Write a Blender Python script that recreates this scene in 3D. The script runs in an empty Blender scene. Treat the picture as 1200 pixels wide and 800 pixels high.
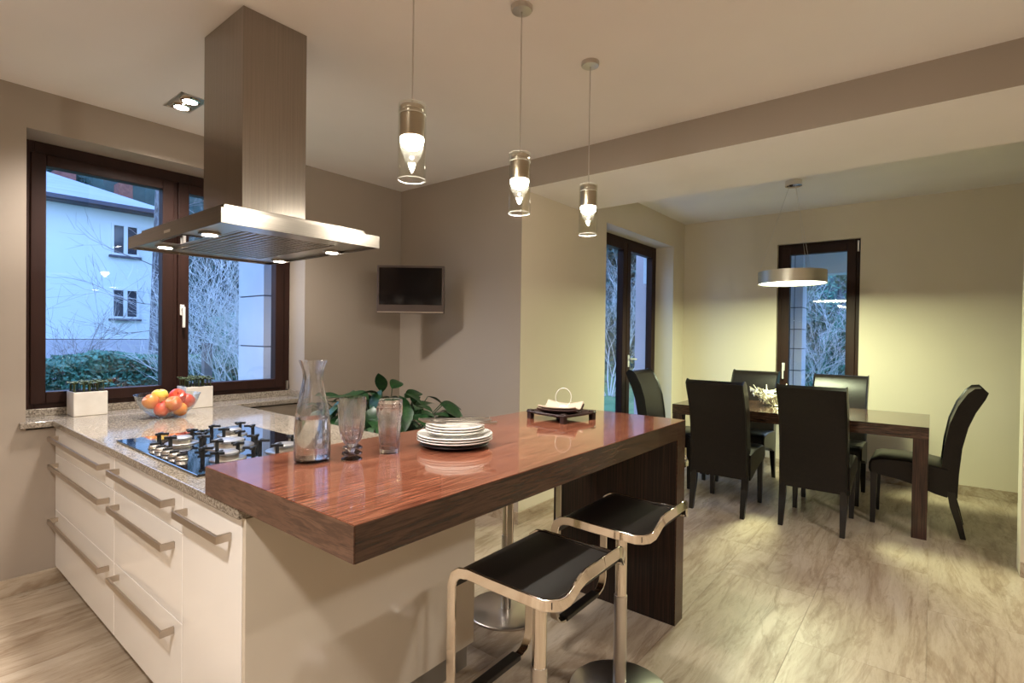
import bpy, bmesh, math, random
from mathutils import Vector, Matrix
random.seed(7)
SC = bpy.context.scene
COL = SC.collection
PI = math.pi
# ------------------------------------------------------------------ camera, world, exposure
cd = bpy.data.cameras.new('camera'); cam = bpy.data.objects.new('camera', cd); COL.objects.link(cam)
fw = Vector((0.78033628, 0.62526508, -0.01090259)); rt = Vector((0.62535995, -0.7802305, 0.01285671)); up = rt.cross(fw)
cam.matrix_world = Matrix(((rt.x, up.x, -fw.x, 0), (rt.y, up.y, -fw.y, 0), (rt.z, up.z, -fw.z, 1.30), (0, 0, 0, 1)))
cd.sensor_fit = 'HORIZONTAL'; cd.sensor_width = 36; cd.lens = 36 * 615.874 / 1200; cd.clip_start = .05; cd.clip_end = 300
SC.camera = cam
SC.view_settings.view_transform = 'Standard'; SC.view_settings.look = 'None'
SC.view_settings.exposure = 1.0; SC.view_settings.gamma = 1
wd = bpy.data.worlds.new('dusk_sky'); SC.world = wd; wd.use_nodes = True
wn = wd.node_tree; wn.nodes.clear()
w_o = wn.nodes.new('ShaderNodeOutputWorld'); w_b = wn.nodes.new('ShaderNodeBackground')
w_t = wn.nodes.new('ShaderNodeTexCoord'); w_s = wn.nodes.new('ShaderNodeSeparateXYZ'); w_r = wn.nodes.new('ShaderNodeValToRGB')
wn.links.new(w_t.outputs['Generated'], w_s.inputs[0]); wn.links.new(w_s.outputs['Z'], w_r.inputs[0])
wn.links.new(w_r.outputs[0], w_b.inputs[0]); wn.links.new(w_b.outputs[0], w_o.inputs[0])
w_r.color_ramp.elements[0].position = 0.0; w_r.color_ramp.elements[0].color = (.38, .60, 1, 1)
w_r.color_ramp.elements[1].position = 0.8; w_r.color_ramp.elements[1].color = (.22, .42, .95, 1)
w_b.inputs[1].default_value = 2.3
WARM = (1, .935, .865); GREENISH = (.90, 1, .60); COOLW = (1, .95, .87)

def lamp(kind, name, loc, power, color, size=.04, spot=2.2, blend=.6, target=(0, 0, -1)):
    l = bpy.data.lights.new(name, kind); l.energy = power; l.color = color
    if kind == 'SPOT': l.spot_size = spot; l.spot_blend = blend
    if kind == 'AREA': l.shape = 'DISK'; l.size = size
    else: l.shadow_soft_size = size
    o = bpy.data.objects.new(name, l); COL.objects.link(o); o.location = loc
    o.rotation_euler = Vector(target).to_track_quat('-Z', 'Y').to_euler()
    return o

# ------------------------------------------------------------------ materials
def mat(name, color=(.5, .5, .5), rough=.5, metal=0., spec=.5, coat=0., emit=None, es=0., trans=0., ior=1.45):
    m = bpy.data.materials.new(name); m.use_nodes = True
    b = m.node_tree.nodes['Principled BSDF']
    b.inputs['Base Color'].default_value = (*color, 1); b.inputs['Roughness'].default_value = rough
    b.inputs['Metallic'].default_value = metal; b.inputs['Specular IOR Level'].default_value = spec
    b.inputs['Coat Weight'].default_value = coat; b.inputs['Coat Roughness'].default_value = .05
    b.inputs['Transmission Weight'].default_value = trans; b.inputs['IOR'].default_value = ior
    if emit: b.inputs['Emission Color'].default_value = (*emit, 1); b.inputs['Emission Strength'].default_value = es
    return m
def nd(m, t, **kw):
    n = m.node_tree.nodes.new(t)
    for k, v in kw.items():
        if k in n.inputs: n.inputs[k].default_value = v
        else: setattr(n, k, v)
    return n
def lk(m, a, b): m.node_tree.links.new(a, b)
def ramp(m, stops):
    r = nd(m, 'ShaderNodeValToRGB'); e = r.color_ramp.elements
    while len(e) < len(stops): e.new(.5)
    for i, (p, c) in enumerate(stops): e[i].position = p; e[i].color = (*c, 1)
    return r
def noisy(name, stops, scale=8., stretch=(1, 1, 1), detail=4., rough=.5, bump=0., coord='Object', rnd=False, distort=0., nrough=.5, **kw):
    m = mat(name, rough=rough, **kw); b = m.node_tree.nodes['Principled BSDF']
    tc = nd(m, 'ShaderNodeTexCoord'); mp = nd(m, 'ShaderNodeMapping'); mp.inputs['Scale'].default_value = stretch
    src = tc.outputs[coord]
    if rnd:
        oi = nd(m, 'ShaderNodeObjectInfo'); mu = nd(m, 'ShaderNodeVectorMath', operation='MULTIPLY_ADD')
        mu.inputs[0].default_value = (17.3, 31.7, 9.1); lk(m, oi.outputs['Random'], mu.inputs[1]); lk(m, src, mu.inputs[2]); src = mu.outputs[0]
    lk(m, src, mp.inputs[0])
    n = nd(m, 'ShaderNodeTexNoise'); n.inputs['Scale'].default_value = scale; n.inputs['Detail'].default_value = detail
    n.inputs['Distortion'].default_value = distort; n.inputs['Roughness'].default_value = nrough
    lk(m, mp.outputs[0], n.inputs['Vector']); r = ramp(m, stops); lk(m, n.outputs[0], r.inputs[0]); lk(m, r.outputs[0], b.inputs['Base Color'])
    if bump:
        bp = nd(m, 'ShaderNodeBump'); bp.inputs['Strength'].default_value = bump; bp.inputs['Distance'].default_value = .01
        lk(m, n.outputs[0], bp.inputs['Height']); lk(m, bp.outputs[0], b.inputs['Normal'])
    return m
def paint(name, c):
    d = tuple(x * .97 for x in c)
    return noisy(name, [(.3, d), (.7, c)], scale=2.5, detail=2, rough=.62, spec=.25)
def thin_glass(name, tint=(1, 1, 1), refl=1.0):
    m = bpy.data.materials.new(name); m.use_nodes = True; nt = m.node_tree; nt.nodes.clear()
    o = nt.nodes.new('ShaderNodeOutputMaterial'); mx = nt.nodes.new('ShaderNodeMixShader')
    t = nt.nodes.new('ShaderNodeBsdfTransparent'); g = nt.nodes.new('ShaderNodeBsdfGlossy'); f = nt.nodes.new('ShaderNodeLayerWeight')
    t.inputs[0].default_value = (*tint, 1); g.inputs['Roughness'].default_value = 0.0; f.inputs[0].default_value = .5
    pw = nt.nodes.new('ShaderNodeMath'); pw.operation = 'POWER'; pw.inputs[1].default_value = 4.5
    mm = nt.nodes.new('ShaderNodeMath'); mm.operation = 'MULTIPLY_ADD'; mm.inputs[1].default_value = .9 * min(refl, 1); mm.inputs[2].default_value = .04 * refl
    nt.links.new(f.outputs['Facing'], pw.inputs[0]); nt.links.new(pw.outputs[0], mm.inputs[0]); nt.links.new(mm.outputs[0], mx.inputs[0])
    nt.links.new(t.outputs[0], mx.inputs[1]); nt.links.new(g.outputs[0], mx.inputs[2]); nt.links.new(mx.outputs[0], o.inputs[0])
    return m

M = {}
M['taupe'] = paint('taupe_wall_paint', (.365, .305, .25))
M['warm_wall'] = paint('warm_beige_wall_paint', (.62, .52, .40))
M['cream_wall'] = paint('cream_wall_paint', (.70, .62, .49))
M['ceiling'] = paint('ceiling_paint', (.86, .815, .775))
M['white_reveal'] = paint('reveal_paint', (.66, .60, .55))
def travertine(name, rnd):
    m = mat(name, rough=.33, spec=.45); b = m.node_tree.nodes['Principled BSDF']
    tc = nd(m, 'ShaderNodeTexCoord'); src = tc.outputs['Object']
    if rnd:
        oi = nd(m, 'ShaderNodeObjectInfo'); mu = nd(m, 'ShaderNodeVectorMath', operation='MULTIPLY_ADD')
        mu.inputs[0].default_value = (37.3, 51.7, 9.1); lk(m, oi.outputs['Random'], mu.inputs[1]); lk(m, src, mu.inputs[2]); src = mu.outputs[0]
    def layer(scale, st, det, dist, rg):
        mp = nd(m, 'ShaderNodeMapping'); mp.inputs['Scale'].default_value = st; lk(m, src, mp.inputs[0])
        n = nd(m, 'ShaderNodeTexNoise'); n.inputs['Scale'].default_value = scale; n.inputs['Detail'].default_value = det
        n.inputs['Distortion'].default_value = dist; n.inputs['Roughness'].default_value = rg; lk(m, mp.outputs[0], n.inputs['Vector']); return n.outputs[0]
    n1 = layer(2.2, (.55, 3.0, 3.0), 12, .6, .68); n2 = layer(9, (.30, 2.0, 2.0), 12, .9, .78); n3 = layer(1.5, (.45, 2.0, 2.0), 6, .9, .62)
    r1 = ramp(m, [(.30, (.29, .215, .145)), (.43, (.415, .325, .235)), (.55, (.50, .41, .31)), (.72, (.59, .51, .41))]); lk(m, n1, r1.inputs[0])
    r2 = ramp(m, [(.36, (.50, .43, .36)), (.44, (.82, .78, .73)), (.51, (1, 1, 1)), (.62, (.86, .83, .79))]); lk(m, n2, r2.inputs[0])
    r3 = ramp(m, [(.470, (1, 1, 1)), (.492, (.50, .40, .31)), (.505, (.62, .52, .42)), (.53, (1, 1, 1))]); lk(m, n3, r3.inputs[0])
    m3 = nd(m, 'ShaderNodeMix', data_type='RGBA', blend_type='MULTIPLY'); m3.inputs[0].default_value = .38
    lk(m, r1.outputs[0], m3.inputs[6]); lk(m, r3.outputs[0], m3.inputs[7])
    mx = nd(m, 'ShaderNodeMix', data_type='RGBA', blend_type='MULTIPLY'); mx.inputs[0].default_value = .7
    lk(m, m3.outputs[2], mx.inputs[6]); lk(m, r2.outputs[0], mx.inputs[7]); lk(m, mx.outputs[2], b.inputs['Base Color'])
    bp = nd(m, 'ShaderNodeBump'); bp.inputs['Strength'].default_value = .12; bp.inputs['Distance'].default_value = .002
    lk(m, n2, bp.inputs['Height']); lk(m, bp.outputs[0], b.inputs['Normal'])
    rr = nd(m, 'ShaderNodeMapRange'); rr.inputs[1].default_value = .3; rr.inputs[2].default_value = .7; rr.inputs[3].default_value = .48; rr.inputs[4].default_value = .26
    lk(m, n1, rr.inputs[0]); lk(m, rr.outputs[0], b.inputs['Roughness'])
    return m
M['tile'] = travertine('travertine_tile', True)
M['stone_base'] = travertine('travertine_baseboard', False)
M['grout'] = noisy('grout', [(.3, (.52, .45, .36)), (.7, (.58, .51, .42))], scale=30, rough=.9)
M['granite'] = noisy('speckled_granite', [(.32, (.03, .025, .022)), (.43, (.19, .155, .12)), (.52, (.30, .255, .205)), (.62, (.46, .41, .34)), (.70, (.08, .065, .055))], scale=140, detail=5, rough=.09, nrough=.75, spec=.6)
def wood(name, stops, st, scale=9, rough=.12, coat=.5):
    m = mat(name, rough=rough, coat=coat); b = m.node_tree.nodes['Principled BSDF']
    tc = nd(m, 'ShaderNodeTexCoord'); mp = nd(m, 'ShaderNodeMapping'); mp.inputs['Scale'].default_value = st
    lk(m, tc.outputs['Object'], mp.inputs[0])
    n = nd(m, 'ShaderNodeTexNoise'); n.inputs['Scale'].default_value = scale; n.inputs['Detail'].default_value = 9; n.inputs['Distortion'].default_value = .35; n.inputs['Roughness'].default_value = .6
    lk(m, mp.outputs[0], n.inputs['Vector']); r = ramp(m, stops); lk(m, n.outputs[0], r.inputs[0]); lk(m, r.outputs[0], b.inputs['Base Color'])
    return m
BAR = [(.30, (.045, .013, .008)), (.41, (.12, .034, .019)), (.50, (.215, .070, .038)), (.60, (.33, .13, .075)), (.72, (.14, .042, .024))]
M['bar_top'] = wood('red_brown_streaked_veneer', BAR, (.7, 24, 24), rough=.10)
SIDE = [(.32, (.014, .006, .004)), (.48, (.045, .02, .012)), (.60, (.085, .04, .024)), (.75, (.03, .013, .008))]
M['bar_side'] = wood('shade_darkened_veneer', SIDE, (.8, 1.0, 12), rough=.25, coat=.2)  # shade on the bar front is put into this darker veneer colour
M['bar_end'] = wood('walnut_veneer_end', [(.33, (.035, .016, .010)), (.43, (.13, .066, .042)), (.49, (.07, .034, .021)), (.55, (.16, .085, .055)), (.61, (.08, .040, .026)), (.70, (.17, .09, .06))], (2, .7, 6), scale=5, rough=.3, coat=.15)
M['bar_panel'] = wood('dark_vertical_veneer', [(.35, (.005, .0022, .002)), (.5, (.017, .007, .005)), (.62, (.042, .017, .011))], (16, 26, .6), scale=5, rough=.28, coat=.2)
M['table_wood'] = wood('dark_dining_table_veneer', [(.35, (.015, .007, .005)), (.5, (.05, .024, .015)), (.65, (.10, .05, .03))], (10, 1, 10), scale=9, rough=.18, coat=.4)
M['table_leg'] = wood('dark_vertical_grain', [(.35, (.010, .005, .004)), (.5, (.035, .015, .010)), (.65, (.07, .03, .02))], (22, 22, .8), scale=5, rough=.3, coat=.2)
M['gloss_white'] = mat('glossy_white_lacquer', (.93, .90, .87), rough=.10, coat=.6, spec=.5)
M['cream_panel'] = mat('cream_lacquer', (.66, .585, .48), rough=.18, coat=.4)
M['plinth'] = mat('plinth_aluminium', (.30, .27, .23), rough=.4, metal=.6)
def brushed(name, c, rough, st):
    m = noisy(name, [(.3, tuple(x * .85 for x in c)), (.7, c)], scale=3, stretch=st, detail=3, rough=rough, metal=1.0, bump=.03)
    return m
M['brushed'] = brushed('brushed_steel', (.36, .315, .275), .24, (80, 80, 1))
M['brushed_h'] = brushed('brushed_steel_rim', (.22, .195, .17), .30, (1, 1, 80))
M['handle'] = mat('satin_nickel', (.52, .45, .38), rough=.33, metal=1)
M['chrome'] = mat('polished_chrome', (.78, .72, .64), rough=.10, metal=1)
M['satin'] = mat('satin_steel', (.62, .58, .54), rough=.28, metal=1)
M['black_metal'] = mat('black_cast_iron', (.012, .012, .014), rough=.45)
M['hob_glass'] = mat('black_hob_glass', (.004, .006, .010), rough=.03, coat=1, spec=.8)
M['brown_frame'] = noisy('brown_window_timber', [(.3, (.020, .0075, .005)), (.7, (.032, .012, .008))], scale=20, stretch=(1, 1, .1), rough=.5, spec=.25)
M['white_metal'] = mat('white_metal_handle', (.75, .72, .68), rough=.3)
M['pane'] = thin_glass('window_glass', (.97, .99, 1), 1.0)
M['lamp_glass'] = thin_glass('pendant_glass', (.97, .97, .94), .5)
M['glass'] = mat('clear_glassware', (1, 1, 1), rough=0, trans=1, ior=1.45)
M['cut_glass'] = mat('faceted_glassware', (1, 1, 1), rough=.0, trans=1, ior=1.45)
for gm in ('glass', 'cut_glass'):
    m_ = M[gm]; nt_ = m_.node_tree; mx_ = nt_.nodes.new('ShaderNodeMixShader'); tr_ = nt_.nodes.new('ShaderNodeBsdfTransparent'); mx_.inputs[0].default_value = .85 if gm == 'cut_glass' else .85
    nt_.links.new(tr_.outputs[0], mx_.inputs[1]); nt_.links.new(nt_.nodes['Principled BSDF'].outputs[0], mx_.inputs[2]); nt_.links.new(mx_.outputs[0], nt_.nodes['Material Output'].inputs[0])
M['water'] = mat('water', (1, 1, 1), rough=0, trans=1, ior=1.33)
M['bowl_glass'] = thin_glass('thin_bowl_glass', (.93, .96, .96), 2.2)
M['leather'] = noisy('dark_brown_leather', [(.3, (.0055, .0038, .0032)), (.7, (.0095, .0062, .005))], scale=60, rough=.36, bump=.06, spec=.4)
M['black_leather'] = mat('black_seat_leather', (.010, .007, .006), rough=.38)
M['chair_leg'] = mat('black_stained_wood', (.008, .006, .005), rough=.3, coat=.2)
M['ceramic'] = mat('white_porcelain', (.82, .79, .74), rough=.12, coat=.3)
M['dark_disc'] = mat('dark_stack_base', (.02, .012, .016), rough=.3)
M['planter'] = noisy('white_plaster', [(.3, (.70, .64, .57)), (.7, (.80, .75, .68))], scale=12, rough=.55, bump=.08)
M['soil'] = mat('dark_soil', (.03, .02, .012), rough=.9)
M['succulent'] = noisy('dusty_green_rosettes', [(.3, (.035, .055, .02)), (.7, (.13, .16, .06))], scale=30, rough=.6)
M['leaf'] = noisy('glossy_green_leaf', [(.3, (.006, .026, .010)), (.7, (.022, .070, .020))], scale=9, rough=.35, rnd=True)
M['napkin'] = mat('cream_napkin', (.55, .44, .35), rough=.8)
M['napkin_dark'] = mat('brown_napkin', (.05, .02, .017), rough=.8)
M['tray_wood'] = noisy('dark_stained_tray', [(.3, (.018, .009, .009)), (.7, (.045, .022, .02))], scale=20, rough=.35)
M['ring_steel'] = mat('satin_ring_steel', (.70, .67, .58), rough=.38, metal=.75)
M['tv_frame'] = mat('tv_bezel', (.09, .065, .055), rough=.3, metal=.4)
M['tv_screen'] = mat('tv_screen', (.006, .004, .004), rough=.12, spec=.4)
M['tv_strip'] = mat('tv_silver_strip', (.45, .38, .32), rough=.3, metal=.8)
M['emit_warm'] = mat('lamp_face_warm', (1, 1, 1), emit=(1, .93, .80), es=14)
M['emit_soft'] = mat('lamp_face_green', (1, 1, 1), emit=(.97, 1, .76), es=4.5)
M['rim_white'] = mat('lit_glass_edge_white', (.92, .92, .88), rough=.25)  # diffuse white put in for light caught in the pendants' glass edges
M['cutlery'] = mat('polished_cutlery_steel', (.93, .91, .88), rough=.22, metal=1)
M['cap_grey'] = mat('grey_burner_cap', (.35, .35, .38), rough=.35, metal=.6)
M['twig_bowl'] = mat('silver_twig', (.70, .64, .52), rough=.3, metal=.6)

# ------------------------------------------------------------------ mesh helpers
class MB:
    def __init__(s): s.v = []; s.f = []; s.m = None
    def add(s, vs, fs):
        o = len(s.v); s.v += [tuple(v) for v in vs]; s.f += [tuple(i + o for i in f) for f in fs]; return s
    def box(s, x0, x1, y0, y1, z0, z1):
        vs = [(x, y, z) for x in (x0, x1) for y in (y0, y1) for z in (z0, z1)]
        return s.add(vs, [(0, 1, 3, 2), (4, 6, 7, 5), (0, 4, 5, 1), (2, 3, 7, 6), (0, 2, 6, 4), (1, 5, 7, 3)])
    def lathe(s, prof, n=32, c=(0, 0, 0), cap=True, flute=0, fl_amt=0):
        vs = []; fs = []; k = len(prof)
        for (r, z) in prof:
            for i in range(n):
                a = 2 * PI * i / n; rr = r
                if flute and r > .003: rr = r * (1 - fl_amt * abs(math.sin(a * flute / 2)))
                vs.append((c[0] + rr * math.cos(a), c[1] + rr * math.sin(a), c[2] + z))
        for j in range(k - 1):
            for i in range(n):
                fs.append((j * n + i, j * n + (i + 1) % n, (j + 1) * n + (i + 1) % n, (j + 1) * n + i))
        if cap: fs.append(tuple(range(n - 1, -1, -1))); fs.append(tuple((k - 1) * n + i for i in range(n)))
        return s.add(vs, fs)
    def cyl(s, c, r, h, n=32): return s.lathe([(r, 0), (r, h)], n, c)
    def tube(s, pts, rad, n=8, closed=False):
        pts = [Vector(p) for p in pts]; k = len(pts); vs = []; fs = []
        rads = rad if isinstance(rad, (list, tuple)) else [rad] * k
        prev = None
        for i, p in enumerate(pts):
            if closed: t = (pts[(i + 1) % k] - pts[i - 1])
            else: t = pts[min(i + 1, k - 1)] - pts[max(i - 1, 0)]
            t.normalize()
            if prev is None: a = t.orthogonal().normalized()
            else:
                a = prev - t * prev.dot(t)
                a = a.normalized() if a.length > 1e-6 else t.orthogonal().normalized()
            prev = a; b = t.cross(a)
            for j in range(n):
                th = 2 * PI * j / n; vs.append(p + (a * math.cos(th) + b * math.sin(th)) * rads[i])
        for i in range(k if closed else k - 1):
            for j in range(n):
                i2 = (i + 1) % k; fs.append((i * n + j, i * n + (j + 1) % n, i2 * n + (j + 1) % n, i2 * n + j))
        if not closed: fs.append(tuple(range(n - 1, -1, -1))); fs.append(tuple((k - 1) * n + j for j in range(n)))
        return s.add(vs, fs)
    def band(s, pts, nrm, w, t):   # flat bar swept along pts, nrm = outward normals, w wide, t thick
        k = len(pts); vs = []; fs = []
        for i in range(k):
            p = Vector(pts[i]); T = (Vector(pts[min(i + 1, k - 1)]) - Vector(pts[max(i - 1, 0)])).normalized()
            N = Vector(nrm[i]); N = (N - T * N.dot(T)).normalized(); W = T.cross(N)
            for a, b in ((-1, -1), (1, -1), (1, 1), (-1, 1)): vs.append(p + W * a * w / 2 + N * b * t / 2)
        for i in range(k - 1):
            for j in range(4): fs.append((i * 4 + j, i * 4 + (j + 1) % 4, (i + 1) * 4 + (j + 1) % 4, (i + 1) * 4 + j))
        fs.append((3, 2, 1, 0)); fs.append(tuple((k - 1) * 4 + j for j in range(4)))
        return s.add(vs, fs)
    def prism(s, poly, axis, a0, a1):   # polygon in the plane of the two other axes, extruded along axis
        k = len(poly); vs = []
        for a in (a0, a1):
            for (u, w) in poly: vs.append({'x': (a, u, w), 'y': (u, a, w), 'z': (u, w, a)}[axis])
        fs = [tuple(range(k)), tuple(range(2 * k - 1, k - 1, -1))] + [(i, i + k, (i + 1) % k + k, (i + 1) % k) for i in range(k)]
        return s.add(vs, fs)
    def ball(s, c, r, n=12, sq=(1, 1, 1)):
        prof = [(max(1e-4, math.sin(PI * i / n)) * r, -math.cos(PI * i / n) * r) for i in range(n + 1)]
        o = len(s.v); s.lathe(prof, n * 2, (0, 0, 0))
        for i in range(o, len(s.v)): x, y, z = s.v[i]; s.v[i] = (c[0] + x * sq[0], c[1] + y * sq[1], c[2] + z * sq[2])
        return s
    def rot(s, R, o=(0, 0, 0)):
        s.v = [tuple(R @ Vector(v) + Vector(o)) for v in s.v]; return s
    def build(s, name, m, parent=None, bevel=0., smooth=False, sub=0, loc=None, keep=False):
        me = bpy.data.meshes.new(name); me.from_pydata(s.v, [], s.f)
        bm = bmesh.new(); bm.from_mesh(me)
        if not keep: bmesh.ops.recalc_face_normals(bm, faces=bm.faces)
        bm.to_mesh(me); bm.free()
        me.materials.append(m if not isinstance(m, str) else M[m])
        o = bpy.data.objects.new(name, me); COL.objects.link(o)
        if smooth:
            me.polygons.foreach_set('use_smooth', [True] * len(me.polygons))
            if hasattr(me, 'set_sharp_from_angle'): me.set_sharp_from_angle(angle=math.radians(38))
        if bevel:
            b = o.modifiers.new('bevel', 'BEVEL'); b.width = bevel; b.segments = 2; b.limit_method = 'ANGLE'; b.angle_limit = math.radians(40)
        if sub:
            q = o.modifiers.new('sub', 'SUBSURF'); q.levels = sub; q.render_levels = sub
        if parent: o.parent = parent
        if loc: o.location = loc
        return o
def tag(o, label, cat, group=None, kind=None):
    if label: o['label'] = label
    if cat: o['category'] = cat
    if group: o['group'] = group
    if kind: o['kind'] = kind
    return o
def struct(o, label=None, cat=None):
    o['kind'] = 'structure'
    if label: o['label'] = label
    if cat: o['category'] = cat
    return o
def empty(name, loc, rz=0, label=None, cat=None, group=None, kind=None):
    o = bpy.data.objects.new(name, None); COL.objects.link(o); o.location = loc; o.rotation_euler.z = rz
    return tag(o, label, cat, group, kind)
def copy_tree(o, parent=None):
    c = o.copy(); COL.objects.link(c); c.parent = parent
    for ch in list(o.children): copy_tree(ch, c)
    return c
def B(x0, x1, y0, y1, z0, z1): return MB().box(x0, x1, y0, y1, z0, z1)

# ------------------------------------------------------------------ room shell
YA, YG, XB, X2, XF = 3.50, 2.22, 2.86, 3.662, 5.883
ZC, ZS, ZD = 2.494, 2.309, 2.585
XW, YS = -2.6, -3.6
fl = struct(MB().box(XW, XF + .25, YS, YG + .4, -.12, -.0105).box(XW, XB, YG + .4, YA + .1, -.12, -.0105).build('floor', 'grout'), 'travertine floor laid in long cream tiles with brown veins', 'floor')
tb = bpy.data.meshes.new('tile'); g = .0008; TX, TY = 1.20, .45
t0 = MB().box(g / 2, TX - g / 2, g / 2, TY - g / 2, -.010, 0).build('tile', 'tile', fl, bevel=.0003)
tiles = 0
rows = int((YA - YS) / TY) + 1
for j in range(rows):
    y = YS + j * TY; off = (j * .41 % 1) * TX
    i = -1
    while True:
        x = XW + i * TX + off; i += 1
        if x > XF - .02: break
        x0 = max(x, XW); x1 = min(x + TX, XF); y1 = min(y + TY, YA)
        if y >= YG - .02: x1 = min(x1, XB if y > YG + .02 else x1)
        if y < YG < y1 and x0 >= XB: y1 = YG
        if x1 - x0 < .03 or y1 - y < .03 or x0 >= XF: continue
        full = abs(x1 - x0 - TX) < 1e-4 and abs(y1 - y - TY) < 1e-4
        if full:
            o = t0 if tiles == 0 else t0.copy()
            if tiles: COL.objects.link(o)
            o.location = (x, y, 0); o.parent = fl; tiles += 1
        else:
            o = MB().box(x0 - x + g / 2, x1 - x - g / 2, g / 2, y1 - y - g / 2, -.010, 0).build('tile', 'tile', fl, bevel=.0003, loc=(x, y, 0))
struct(MB().box(XW, XB, YS, YA, ZC, ZC + .15).build('ceiling', 'ceiling'), 'smooth pale beige ceiling over the kitchen', 'ceiling')
struct(MB().box(XB + .004, X2, YS, YG, ZS, ZC + .3).build('ceiling_soffit', 'ceiling'), 'lower flat ceiling band between kitchen and dining area', 'ceiling')
struct(MB().box(XB, XB + .004, YS, YG, ZS, ZC).build('ceiling_beam', 'taupe'), 'taupe painted beam face running across the ceiling', 'beam')
struct(MB().box(X2, XF, YS, YG, ZD, ZC + .3).build('ceiling_dining', 'ceiling'), 'pale ceiling over the dining table', 'ceiling')
WX0, WX1, WZ0, WZ1 = .525, 2.0, .80, 2.295
struct(MB().box(XW - .25, WX0, YA, 3.85, -.1, ZC + .15).box(WX1, XB, YA, 3.85, -.1, ZC + .15).box(WX0, WX1, YA, 3.85, -.1, WZ0).box(WX0, WX1, YA, 3.85, WZ1, ZC + .15)
       .build('wall_north', 'taupe'), 'taupe wall holding the wide kitchen window', 'wall')
struct(MB().box(XB, XB + .3, YG + .3, 3.85, -.1, ZC + .15).box(XB, XB + .003, YG, YG + .3, -.1, ZC).build('wall_nook', 'taupe'), 'taupe wall behind the television corner', 'wall')
DX0, DX1, DZ = 4.06, 5.565, 2.29
struct(MB().box(XB + .003, DX0, YG, YG + .3, -.1, ZC + .3).box(DX1, XF + .25, YG, YG + .3, -.1, ZC + .3).box(DX0, DX1, YG, YG + .3, DZ, ZC + .3)
       .build('wall_dining', 'cream_wall'), 'cream wall between television corner and dining corner with glazed door', 'wall')
BY0, BY1, BZ0, BZ1 = .545, 1.255, .60, 2.262
struct(MB().box(XF, XF + .3, YS - .2, BY0, -.1, ZC + .3).box(XF, XF + .3, BY1, YG, -.1, ZC + .3).box(XF, XF + .3, BY0, BY1, -.1, BZ0).box(XF, XF + .3, BY0, BY1, BZ1, ZC + .3)
       .build('wall_east', 'cream_wall'), 'cream end wall behind the dining table', 'wall')
struct(B(4.045, 4.2, YS, -.397, 0, ZC + .3).build('wall_wing', 'cream_wall', bevel=.004), 'end of a pale wall at the right edge of the photo', 'wall')
struct(B(XW - .25, XF + .3, YS - .2, YS, -.1, ZC + .3).build('wall_south', 'warm_wall'))
struct(B(XW - .25, XW, YS, YA, -.1, ZC + .3).build('wall_west', 'warm_wall'))
BH = .083
struct(B(XW, .688, YA - .014, YA, 0, BH).build('baseboard_north', 'stone_base', bevel=.002))
struct(B(XB - .014, XB, YG, YA - .014, 0, BH).build('baseboard_nook', 'stone_base', bevel=.002))
struct(B(XB - .014, DX0, YG - .014, YG, 0, BH).build('baseboard_dining', 'stone_base', bevel=.002))
struct(B(XF - .014, XF, YS, YG - .014, 0, BH).build('baseboard_east', 'stone_base', bevel=.002), 'stone skirting along the dining end wall', 'baseboard')
struct(B(1.507, XB - .014, YA - .014, YA, 0, BH).build('baseboard_north', 'stone_base', bevel=.002))
struct(B(4.031, 4.045, -2.0, -.397, 0, BH).build('baseboard_wing', 'stone_base', bevel=.002))

def sash_ring(mb, a, x0, x1, z0, z1, w, d0, d1):   # rectangular ring; a='y' plane normal y or 'x'
    def bx(u0, u1, w0, w1):
        if a == 'y': mb.box(u0, u1, d0, d1, w0, w1)
        else: mb.box(d0, d1, u0, u1, w0, w1)
    bx(x0, x0 + w, z0, z1); bx(x1 - w, x1, z0, z1); bx(x0 + w, x1 - w, z0, z0 + w); bx(x0 + w, x1 - w, z1 - w, z1); return mb
def pane_mesh(a, u0, u1, z0, z1, d): return B(u0, u1, d, d + .006, z0, z1) if a == 'y' else B(d, d + .006, u0, u1, z0, z1)
# kitchen window
w = struct(sash_ring(MB(), 'y', WX0, WX1, .875, WZ1, .062, 3.71, 3.79).box(1.225, 1.285, 3.72, 3.79, .90, 2.27).build('window_1', 'brown_frame', bevel=.003), 'wide dark brown kitchen window with two casements looking on a pale house', 'window')
for (u0, u1) in ((.572, 1.238), (1.262, 1.952)):
    s = sash_ring(MB(), 'y', u0, u1, .905, 2.235, .062, 3.70, 3.77).build('sash', 'brown_frame', w, bevel=.004)
    pane_mesh('y', u0 + .055, u1 - .055, .955, 2.18, 3.735).build('pane', 'pane', s)
hb = MB().box(1.272, 1.296, 3.690, 3.70, 1.40, 1.47).build('window_handle', 'white_metal', w, bevel=.004)
MB().box(1.276, 1.292, 3.660, 3.672, 1.325, 1.455).box(1.278, 1.290, 3.672, 3.692, 1.43, 1.45).build('lever', 'white_metal', hb, bevel=.003)
MB().box(1.972, 1.986, 3.692, 3.71, .885, .95).build('hinge', 'satin', w, bevel=.002)
struct(B(.50, 2.018, 3.47, 3.71, .811, .841).build('trim_1', 'granite', bevel=.003), 'speckled granite window sill under the kitchen window', 'sill')
struct(MB().box(WX0, WX1 - .012, 3.690, 3.708, .841, .880).box(WX1 - .012, WX1, 3.502, 3.708, .841, .885).build('trim_2', 'granite', bevel=.002), 'low granite upstand around the window sill', 'upstand')
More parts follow.
